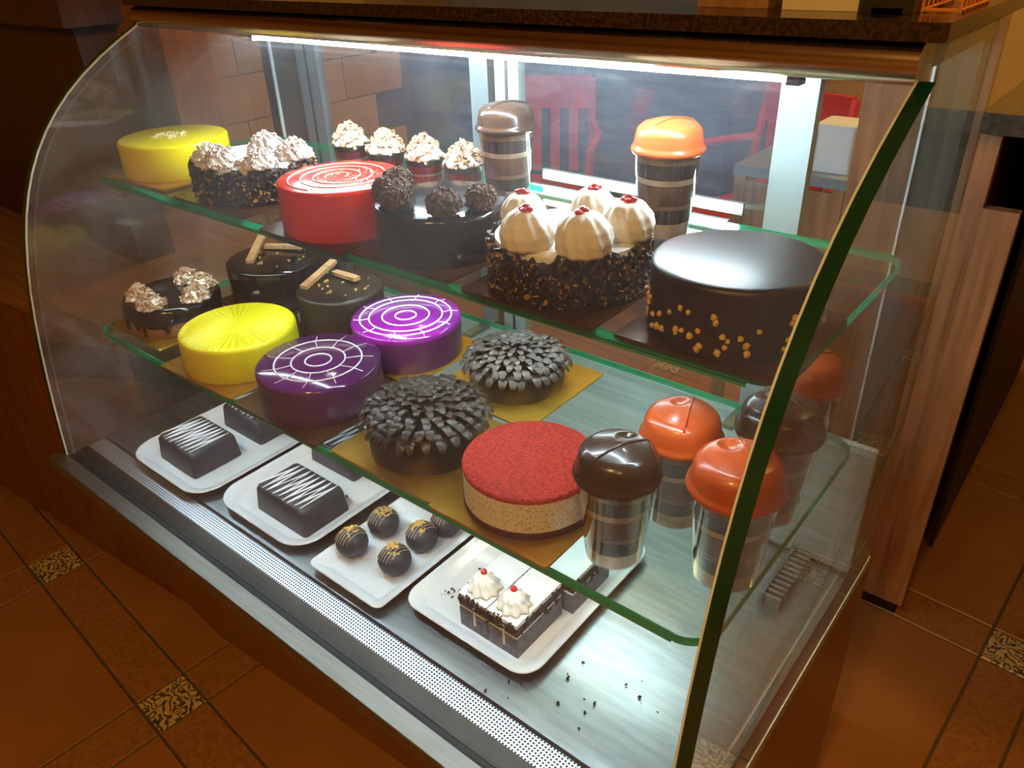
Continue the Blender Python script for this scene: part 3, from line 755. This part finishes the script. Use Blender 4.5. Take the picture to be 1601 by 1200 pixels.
t = cake('chocolate_truffle_cake', 'glossy dark chocolate cake with brown rosettes beside the red cake', .732, .254, Z1, ('board_brown', .079))
MB().lathe(body_prof(.0785, .058, .006, B), seg=64).build('glazed_body', 'dark_choc_glaze', t, smooth=50)
KR = crumbly_mesh('rosette', .023, .034, 'choc_rosette', 4)
dollops(t, [(-.032, -.045, .0575, .95), (-.012, -.058, .0575, .8), (.046, -.044, .0575, .85), (.064, -.004, .0575, .8), (-.064, -.006, .0575, .8)], KR, name='rosette')

t = cake('cherry_cream_cake', 'white topped cake with big cream dollops and cherry pieces', .914, .248, Z1, ('board_brown', .081))
MB().lathe(body_prof(.077, .052, .006, B), seg=64).build('sponge_body', 'brown_choc_glaze', t, smooth=50)
MB().lathe([(0, .05), (.0755, .05), (.075, .0555), (.07, .0575), (0, .0575)], seg=64).build('cream_top', 'white_cream', t, smooth=50)
random.seed(5)
scatter_side(t, 'chocolate_shavings', 'choc_shaving', .078, .052, B, 1100, .0045, .003)
scatter_side(t, 'gold_flecks', 'gold_fleck', .081, .05, B, 330, .0022, .0015)
SW2 = scoop_mesh('cream_dollop', .0255, .037, 'ivory_cream')
mb = MB(); random.seed(3)
for _ in range(7): mb.ball((random.uniform(-.006, .006), random.uniform(-.006, .006), .0365 + random.uniform(-.001, .003)), .0035, 8, 6, (1.2, .9, .7), .1)
CH = mb.mesh('cherry_pieces', 'cherry_red', smooth='all')
dollops(t, [(-.049, -.012, .0572, .9), (-.008, -.058, .0572, 1.0), (.0, .042, .0572, .9), (.046, -.042, .0572, 1.05), (.056, .018, .0572, 1.0)], SW2, None, CH)

t = cake('nut_chocolate_cake', 'large plain dark chocolate cake with golden nut chips round its side', 1.094, .248, Z1, ('board_brown', .0775))
MB().lathe(body_prof(.0755, .068, .006, B), seg=72).build('glazed_body', 'brown_choc_glaze', t, smooth=50)
random.seed(21); mb = MB()
for _ in range(95):
    a = random.uniform(0, 2 * PI); z = B + .004 + .036 * random.random()
    mb.ball((.0757 * math.cos(a), .0757 * math.sin(a), z), .0028 * random.uniform(.7, 1.2), 7, 5, (1, 1, 1), .2)
mb.build('nut_chips', 'nut_chip', t, kind='stuff')

# --- middle shelf
t = cake('fluted_yellow_cake', 'bright yellow cake with radial grooves on the middle shelf', .338, .190, Z2, ('gold_board', .09), brot=.04)
def flute(a, k, r, z): return (r, z + (.0026 * math.cos(44 * a) * min(1, r / .084) ** 1.6 if z > .05 and r < .084 else 0))
pr = [(0, B), (.086, B), (.087, B + .003), (.087, .052), (.0862, .0555), (.084, .058)] + [(.084 - .084 * q / 14, .0585) for q in range(1, 15)]
MB().lathe(pr, seg=176, fn=flute).build('fluted_body', 'yellow_cream', t, smooth=48)

t = cake('purple_web_cake', 'front purple mirror glaze cake with white ring pattern', .532, .190, Z2, ('board_brown', .09))
MB().lathe(body_prof(.0855, .058, .005, B), seg=72).build('sponge_body', 'purple_side', t, smooth=50)
MB().lathe([(.0857, .050), (.0862, .056), (.083, .0592), (0, .0594)], seg=72).build('mirror_glaze', 'purple_glaze', t, smooth=60)
ring_lines((.018, .037, .060), .0597, .0012, 11, .037, .076).build('piped_rings', 'white_icing', t, smooth='all')
t = cake('bright_purple_cake', 'rear brighter purple mirror glaze cake with white ring pattern', .530, .360, Z2, ('gold_board', .0845))
MB().lathe(body_prof(.0835, .060, .005, B), seg=72).build('sponge_body', 'purple_side', t, smooth=50)
MB().lathe([(.0837, .052), (.0842, .058), (.081, .0612), (0, .0614)], seg=72).build('mirror_glaze', 'purple_bright', t, smooth=60)
ring_lines((.016, .036, .056, .070), .0617, .0013, 10, .056, .079).build('piped_rings', 'white_icing', t, smooth='all')

def petal_mesh():
    vs = []; fs = []; nu, nv = 7, 5
    for side in (0, 1):
        for i in range(nu):
            u = i / (nu - 1); wdt = .0054 * math.sin(PI * (0.16 + .74 * u)) ** .6
            for j in range(nv):
                v = j / (nv - 1) * 2 - 1
                z = .0045 * math.sin(PI * u * .8) + .0018 * (v * v) - .004 * u * u + (0.0034 * (1 - v * v) * math.sin(PI * min(1, u + .02)) if side else 0) - (0 if side else .0004)
                vs.append((.020 * u, wdt * v, z))
    def id_(s, i, j): return s * nu * nv + i * nv + j
    for i in range(nu - 1):
        for j in range(nv - 1):
            fs.append((id_(0, i, j), id_(0, i, j + 1), id_(0, i + 1, j + 1), id_(0, i + 1, j))); fs.append((id_(1, i, j), id_(1, i + 1, j), id_(1, i + 1, j + 1), id_(1, i, j + 1)))
    for i in range(nu - 1):
        for j in (0, nv - 1): fs.append((id_(0, i, j), id_(0, i + 1, j), id_(1, i + 1, j), id_(1, i, j)))
    for j in range(nv - 1):
        for i in (0, nu - 1): fs.append((id_(0, i, j), id_(0, i, j + 1), id_(1, i, j + 1), id_(1, i, j)))
    return MB().add(vs, fs).mesh('petal', 'petal_choc', smooth=60)
PET = petal_mesh()
def flower_cake(name, label, x, y, r, h, board, seed):
    random.seed(seed)
    t = cake(name, label, x, y, Z2, board)
    MB().lathe(body_prof(r * .95, h, .008, B), seg=56, fn=lambda a, k, rr, z: (rr * (1 + .012 * math.sin(9 * a + 40 * z)), z)).build('sponge_body', 'brown_choc_glaze', t, smooth=50)
    for (q, nn, tilt, s) in ((.93, 30, 24, 1.0), (.83, 28, 8, 1.0), (.70, 24, -4, 1.0), (.57, 20, -10, 1.0), (.44, 16, -14, 1.0), (.31, 12, -18, .95), (.18, 8, -26, .9), (.06, 4, -40, .8)):
        for k in range(nn):
            a = 2 * PI * k / nn + random.uniform(-.06, .06) + q * 3
            rr = r * q - .006
            zz = h + (.95 - q) * .011 - (.006 if q > .9 else 0) + random.uniform(-.0008, .0008)
            inst(PET, 'petal', t, (rr * math.cos(a), rr * math.sin(a), zz), (random.uniform(-.25, .25), math.radians(tilt - 6 + random.uniform(-12, 12)), a), (s, s * random.uniform(.95, 1.2), s))
    return t
flower_cake('chocolate_flower_cake', 'front chocolate cake covered in petals beside the red cake', .734, .194, .0775, .056, ('gold_board', .088), 1)
flower_cake('small_chocolate_flower_cake', 'rear chocolate petal cake on a gold board', .728, .382, .072, .046, ('gold_board', .09), 2)

t = cake('red_velvet_cake', 'red velvet cake with crumb top and pale speckled side', .906, .186, Z2, ('gold_board', .084))
MB().lathe([(0, B), (.0765, B), (.077, B + .002), (.077, .0125), (0, .0125)], seg=72).build('sponge_base', 'dark_red_sponge', t, smooth=50)
MB().lathe([(0, .0126), (.076, .0126), (.076, .0505), (0, .0505)], seg=72).build('cream_side', 'cream_speckled', t, smooth=50)
MB().lathe([(0, .0506), (.0762, .0506), (.0765, .054), (.075, .0565), (.0735, .0572), (0, .0572)], seg=72).build('crumb_top', 'red_crumb', t, smooth=50)

t = cake('drip_cake', 'chocolate drip cake with tan shavings at the left end of the middle shelf', .119, .205, Z2, ('gold_board', .0815))
MB().lathe(body_prof(.077, .049, .006, B), seg=56).build('sponge_body', 'tan_sponge', t, smooth=50)
def drip(a, k, r, z):
    if z < .04: return (r, .026 - .012 * max(0, math.sin(9 * a + 1.3)) ** 3 - .006 * max(0, math.sin(5 * a)) + (z - .026) * 1.0 if z < .03 else z)
    return (r, z)
MB().lathe([(.0775, .026), (.079, .029), (.0792, .045), (.0765, .051), (.072, .0528), (0, .0528)], seg=112, fn=drip).build('chocolate_glaze', 'dark_choc_glaze', t, smooth=60)
for a, l in ((3.8, .022), (4.25, .026), (4.6, .016), (5.1, .022), (5.6, .018), (3.3, .02)):
    MB().tube([(.0782 * math.cos(a), .0782 * math.sin(a), .032), (.0785 * math.cos(a), .0785 * math.sin(a), .028 - l * .5), (.0782 * math.cos(a), .0782 * math.sin(a), .030 - l)], [.0026, .0022, .003], 8).build('drip', 'dark_choc_glaze', t, smooth=50)
SW3 = swirl_mesh('cream_dollop', .02, .02, 'ivory_cream', 7, 3, .14)
SH3 = shag_mesh('shavings', .021, .021, 'tan_shaving', 80, .0046)
dollops(t, [(-.022, -.042, .0525, 1), (.03, -.05, .0525, 1.05), (-.022, .045, .0525, 1), (.02, .05, .0525, 1), (.06, .012, .0525, 1.05)], SW3, SH3)

def stick_cake(name, label, x, y, r, h, mat, st):
    t = cake(name, label, x, y, Z2, ('board_brown', r))
    MB().lathe(body_prof(r, h, .006, B), seg=56).build('glazed_body', mat, t, smooth=50)
    for (ax, ay, bx, by, lift) in st:
        d = Vector((bx - ax, by - ay, 0)); L = d.length; a = math.atan2(d.y, d.x)
        M = Matrix.Rotation(a, 3, 'Z') @ Matrix.Rotation(-lift, 3, 'Y')
        MB().obox(((ax + bx) / 2, (ay + by) / 2, h + .004 + L / 2 * math.sin(lift)), L / 2, .0065, .0032, M).build('wafer_stick', 'wafer', t)
    random.seed(8)
    scatter_top(t, 'gold_flakes', 'gold_fleck', .01, .0, r * .7, h + .0008, 14, .0035)
    return t
stick_cake('chocolate_wafer_cake', 'dark chocolate cake with crossed wafer sticks behind the drip cake', .186, .371, .082, .078, 'dark_choc_glaze', ((-.005, -.045, -.075, .035, .12), (-.05, .02, .02, .052, .05)))
stick_cake('grey_chocolate_wafer_cake', 'smaller chocolate cake with wafer sticks behind the yellow cake', .375, .362, .07, .072, 'brown_choc_glaze', ((-.035, -.045, -.058, .04, .15), (-.045, .028, .02, .022, .08)))

# ================================================================== CUPS
def cup_proto():
    M_ = {}
    rb, rt, h = .0295, .0405, .108
    def rad(z): return rb + (rt - rb) * z / h
    wl_ = .0009
    prof = [(0, 0), (rb - .002, 0), (rb, .002), (rt, h), (rt + .0012, h + .001), (rt - wl_, h + .001), (rb - wl_, .0028), (0, .0028)]
    M_['cup'] = MB().lathe(prof, seg=40).mesh('cup_wall', 'cup_clear', smooth=45)
    lay = [('layer_cream', .003, .021), ('layer_choc', .021, .038), ('layer_tan', .038, .044), ('layer_brown', .044, .068), ('layer_cream', .068, .075), ('layer_choc', .075, .092), ('layer_tan', .092, .104)]
    M_['lay'] = []
    for k, (mt, a, b) in enumerate(lay):
        e = .0010
        def wavy(aa, kk, r, z, a=a, b=b): return (r, z + (.0012 * math.sin(3 * aa + a * 400) if z > b - .001 and b < .08 else (.0012 * math.sin(3 * aa + a * 400) * 0)))
        M_['lay'].append(MB().lathe([(0, a + .0002), (rad(a) - e, a + .0002), (rad(b) - e, b - .0002), (0, b - .0002)], seg=40).mesh('filling_layer', mt, smooth=45))
    def lid(mat):
        z = h
        p = [(rt - .001, z - .007), (rt + .0022, z - .007), (rt + .0035, z - .004), (rt + .003, z - .001), (rt + .001, z + .001), (rt + .0002, z + .004), (rt - .0015, z + .014), (rt - .0035, z + .020), (rt - .0095, z + .0255)]
        def dim(a, k, r, zz):
            # shallow drinking recess on one side of the dome
            x, y = r * math.cos(a), r * math.sin(a)
            d = math.hypot((x - .014) / .013, (y - .006) / .010)
            return (r, zz - (.0045 * max(0, 1 - d * d) if zz > z + .024 else 0))
        p2 = p[:9] + [(rt - .0095 - (rt - .0095) * q / 12, z + .0255 + .006 * math.sin(q / 12 * PI / 2)) for q in range(1, 12)] + [(0, z + .0315)]
        return MB().lathe(p2, seg=56, fn=dim).mesh('lid', mat, smooth='all')
    M_['lid_orange'] = lid('lid_orange'); M_['lid_brown'] = lid('lid_brown')
    M_['ridge'] = {}
    for mt in ('lid_orange', 'lid_brown'):
        pts = []
        for q in range(13):
            u = -1 + 2 * q / 12; x = u * .034; r = abs(x)
            rr = (rt - .0095 - r) / (rt - .0095) if r < rt - .0095 else 0
            zz = h + .0255 + .006 * math.sin(max(0, rr) * PI / 2) if r < rt - .0095 else h + .0255 - (r - (rt - .0095)) * 1.2
            pts.append((x, -.006, zz + .0003))
        M_['ridge'][mt] = MB().tube(pts, .0012, 6).mesh('ridge', mt, smooth='all')
    return M_
CUP = cup_proto()
def dessert_cup(label, x, y, zs, lid, rz=0, sc=1.0, grp='lidded layered dessert cups'):
    t = thing('dessert_cup', label, 'cup', (x, y, zs + .0004), rz, grp)
    t.scale = (sc, sc, sc)
    inst(CUP['cup'], 'cup_wall', t)
    for me in CUP['lay']: inst(me, 'filling_layer', t)
    l = inst(CUP[lid], 'lid', t); inst(CUP['ridge'][lid], 'ridge', l)
    return t
dessert_cup('brown lidded dessert cup at the front of the middle shelf', 1.030, .166, Z2, 'lid_brown', 1.2)
dessert_cup('orange lidded dessert cup just behind the front brown lidded one', 1.050, .258, Z2, 'lid_orange', 1.9)
dessert_cup('nearest orange lidded dessert cup against the right end glass', 1.134, .207, Z2, 'lid_orange', 2.2, 1.06)
dessert_cup('brown lidded dessert cup behind the nearest orange one', 1.128, .322, Z2, 'lid_brown', 2.6, 1.04)
dessert_cup('rear orange lidded dessert cup in the right corner of the middle shelf', 1.110, .432, Z2, 'lid_orange', 1.0, 1.05)
dessert_cup('brown lidded dessert cup at the back of the top shelf', .678, .438, Z1, 'lid_brown', 1.2, .93)
dessert_cup('orange lidded dessert cup at the back of the top shelf', .918, .434, Z1, 'lid_orange', 1.2, .96)

# red velvet jars
JW = MB().lathe([(0, 0), (.022, 0), (.024, .002), (.0295, .038), (.0305, .039), (.0287, .039), (.023, .0028), (0, .0028)], seg=32).mesh('jar_wall', 'cup_clear', smooth=45)
JL = [MB().lathe([(0, a), (ra, a), (rb_, b), (0, b)], seg=32).mesh('filling_layer', mt, smooth=45) for (mt, a, b, ra, rb_) in (('layer_red', .003, .016, .0225, .0245), ('layer_cream', .0162, .019, .0246, .025), ('layer_red', .0192, .030, .025, .0268), ('layer_choc', .0302, .038, .0268, .028))]
SW4 = swirl_mesh('cream_dollop', .026, .03, 'ivory_cream', 8, 3, .13)
SH4 = shag_mesh('shavings', .0275, .031, 'tan_shaving', 90, .0046)
for (x, y, lb) in ((.362, .436, 'leftmost red dessert jar with a cream swirl at the back of the top shelf'), (.446, .432, 'second red dessert jar with cream swirl from the left'), (.524, .436, 'third red dessert jar with cream swirl from the left'), (.600, .436, 'red dessert jar with cream swirl next to the brown lidded cup')):
    t = thing('dessert_jar', lb, 'jar', (x, y, Z1 + .0004), 0, 'red velvet dessert jars')
    inst(JW, 'jar_wall', t)
    for me in JL: inst(me, 'filling_layer', t)
    o = inst(SW4, 'cream_dollop', t, (0, 0, .037)); inst(SH4, 'shavings', o, (0, 0, 0), (0, 0, random.uniform(0, 6)))['kind'] = 'stuff'

# ================================================================== PLATES ON THE DECK
def plate(label, x0, x1, y0, y1, r, z=0.0004):
    cx, cy_ = (x0 + x1) / 2, (y0 + y1) / 2; hx, hy = (x1 - x0) / 2, (y1 - y0) / 2
    def ring(ins, z_): return [(x, y, z_) for x, y in rounded_rect(-hx + ins, hx - ins, -hy + ins, hy - ins, max(.003, r - ins * .6), 6)]
    rows = [ring(.022, 0), ring(.018, .0), ring(.002, .0125), ring(0, .0142), ring(.001, .0155), ring(.012, .0125), ring(.020, .0045), ring(.024, .0035)]
    k = len(rows[0]); vs = [p for rw in rows for p in rw]; fs = []
    for a in range(len(rows) - 1):
        for i in range(k): j = (i + 1) % k; fs.append((a * k + i, a * k + j, (a + 1) * k + j, (a + 1) * k + i))
    fs.append(tuple(range(k))[::-1]); fs.append(tuple((len(rows) - 1) * k + i for i in range(k)))
    o = MB().add(vs, fs).build('serving_plate', 'porcelain', None, smooth=50)
    return tag(o, label, 'plate', 'white serving plates on the deck', (cx, cy_, z))
plate('leftmost white rounded plate holding striped brownies', .101, .327, .060, .40, .045)
plate('second white rounded plate from the left holding striped brownies', .337, .558, .080, .40, .045)
plate('narrow white plate holding chocolate balls', .583, .731, .0765, .36, .012)
plate('rightmost white plate holding cream topped pastries', .738, .956, .108, .40, .03)
PZ = 0.0042

def brownie(label, x0, x1, y0, y1, h, seed, rz=0.0):
    random.seed(seed)
    cx, cy_ = (x0 + x1) / 2, (y0 + y1) / 2; hx, hy = (x1 - x0) / 2, (y1 - y0) / 2
    t = thing('striped_brownie', label, 'brownie', (cx, cy_, PZ), rz, 'striped brownies on plates')
    rows = [[(x, y, z_) for x, y in rounded_rect(-hx + i_, hx - i_, -hy + i_, hy - i_, .006, 4)] for (i_, z_) in ((.0, 0), (.0, .004), (.003, h - .006), (.005, h - .0015), (.009, h))]
    k = len(rows[0]); vs = [p for rw in rows for p in rw]; fs = []
    for a in range(len(rows) - 1):
        for i in range(k): j = (i + 1) % k; fs.append((a * k + i, a * k + j, (a + 1) * k + j, (a + 1) * k + i))
    fs.append(tuple(range(k))[::-1]); fs.append(tuple((len(rows) - 1) * k + i for i in range(k)))
    MB().add(vs, fs).build('brownie_block', 'brownie_choc', t, smooth=50)
    # zig-zag drizzle running across the top
    pts = []; nn = 17
    for q in range(nn):
        x = -hx + .010 + (2 * hx - .020) * q / (nn - 1)
        sgn = 1 if q % 2 else -1
        pts.append((x + .004 * sgn + random.uniform(-.0015, .0015), sgn * (hy - .0085) + random.uniform(-.002, .002), h + .0006))
    fine = []
    for a, b in zip(pts, pts[1:]):
        for s in range(6): u = s / 6; fine.append((a[0] + (b[0] - a[0]) * u, a[1] + (b[1] - a[1]) * u, h + .0007 + .0003 * math.sin(s)))
    fine.append(pts[-1])
    MB().tube(fine, [.0013 + .0005 * math.sin(i * .9) for i in range(len(fine))], 6).build('white_drizzle', 'white_icing', t, smooth='all')
    return t
brownie('front striped brownie on the leftmost plate', .150, .262, .095, .187, .044, 1)
brownie('rear striped brownie on the leftmost plate half hidden by the shelf', .150, .266, .222, .31, .044, 2)
brownie('front striped brownie on the second plate', .408, .530, .114, .201, .044, 3)
brownie('rear striped brownie on the second plate behind the shelf edge', .37, .482, .25, .335, .044, 4)

random.seed(17)
for k, (x, y, lb) in enumerate(((.613, .137, 'chocolate ball nearest the front left of the narrow plate'), (.618, .194, 'chocolate ball second along the left side of the narrow plate'), (.689, .149, 'nut topped chocolate ball at the front right of the narrow plate'), (.685, .206, 'chocolate ball with white stripes in the middle right of the narrow plate'), (.692, .250, 'rearmost chocolate ball on the narrow plate'))):
    r = .0235
    t = thing('chocolate_ball', lb, 'chocolate', (x, y, PZ - .0002), 0, 'chocolate balls on the narrow plate')
    MB().ball((0, 0, r * .97), r, 22, 14, (1, 1, .97), .025).build('ball', 'ball_choc', t, smooth='all')
    mb = MB()
    for s in range(6):
        off = -.012 + s * .0048; rr = math.sqrt(r * r - off * off)
        mb.tube([(off + .002 * math.sin(q), rr * math.sin(q), r * .97 + rr * .985 * math.cos(q)) for q in [-1.1 + 2.2 * i / 9 for i in range(10)]], .0006, 5)
    mb.build('white_drizzle', 'layer_cream', t)
    mb = MB()
    for _ in range(26):
        a = random.uniform(0, 6.28); p = random.uniform(0, .62)
        mb.flake((r * math.sin(p) * math.cos(a), r * math.sin(p) * math.sin(a), r * .97 + r * math.cos(p)), .0026)
    mb.build('nut_crumbs', 'nut_chip', t, kind='stuff')

SW5 = swirl_mesh('cream_swirl', .0200, .028, 'ivory_cream', 9, 4, .13)
CB = MB().ball((0, 0, .0285), .0042, 12, 8).mesh('cherry', 'cherry_red', smooth='all')
def pastry(label, x0, x1, y0, y1, swirl=True):
    cx, cy_ = (x0 + x1) / 2, (y0 + y1) / 2; hx, hy = (x1 - x0) / 2, (y1 - y0) / 2
    t = thing('cream_pastry', label, 'pastry', (cx, cy_, PZ), 0, 'cream topped pastries')
    MB().box(-hx, hx, -hy, hy, 0, .032).build('sponge_layer', 'pastry_grey', t)
    MB().box(-hx + .0006, hx - .0006, -hy + .0006, hy - .0006, .0321, .0355).build('cream_filling', 'white_cream', t)
    MB().box(-hx, hx, -hy, hy, .0361, .050).build('sponge_layer', 'pastry_sponge', t)
    MB().box(-hx, hx, -hy, hy, .0501, .056).build('cream_top', 'white_cream', t)
    mb = MB()
    for _ in range(60):
        mb.flake((random.uniform(-hx, hx), -hy + random.uniform(-.001, .001), random.uniform(.04, .055)), .003)
    for _ in range(40):
        mb.flake((hx + random.uniform(-.001, .001), random.uniform(-hy, hy), random.uniform(.03, .054)), .003)
    mb.build('chocolate_shavings', 'choc_shaving', t, kind='stuff')
    MB().box(hx * .1 - .0015, hx * .1 + .0015, -hy - .0006, -hy, .012, .0555).build('cream_drip', 'white_cream', t)
    if swirl:
        o = inst(SW5, 'cream_swirl', t, (0, -hy * .45, .0555)); inst(CB, 'cherry', o)
    return t
pastry('left front cream pastry with a red cherry on the rightmost plate', .826, .8715, .134, .226)
pastry('right front cream pastry with a red cherry on the rightmost plate', .8735, .920, .134, .226)
pastry('rear left cream pastry under the middle shelf', .838, .883, .234, .32, False)
pastry('rear right cream pastry under the middle shelf', .886, .932, .234, .32, False)
# crumbs lying on the deck and plate
random.seed(31)
mb = MB()
for (px, py, pz, nn, sp_) in ((1.0, .17, .001, 3, .02), (1.05, .19, .001, 2, .01), (1.02, .12, .001, 5, .03), (.78, .165, PZ + .001, 12, .012), (.80, .21, PZ + .001, 9, .02), (.60, .30, PZ + .001, 4, .02), (.49, .215, PZ + .001, 4, .02), (.93, .09, .001, 5, .02), (1.08, .16, .001, 3, .02)):
    for _ in range(nn): mb.flake((px + random.uniform(-sp_, sp_), py + random.uniform(-sp_, sp_), pz + .0014), random.uniform(.0010, .0028))
o = mb.build('cake_crumbs', 'crumb_dark', None, kind='stuff'); o['label'] = 'dark cake crumbs scattered on the steel deck and plates'; o['category'] = 'crumbs'
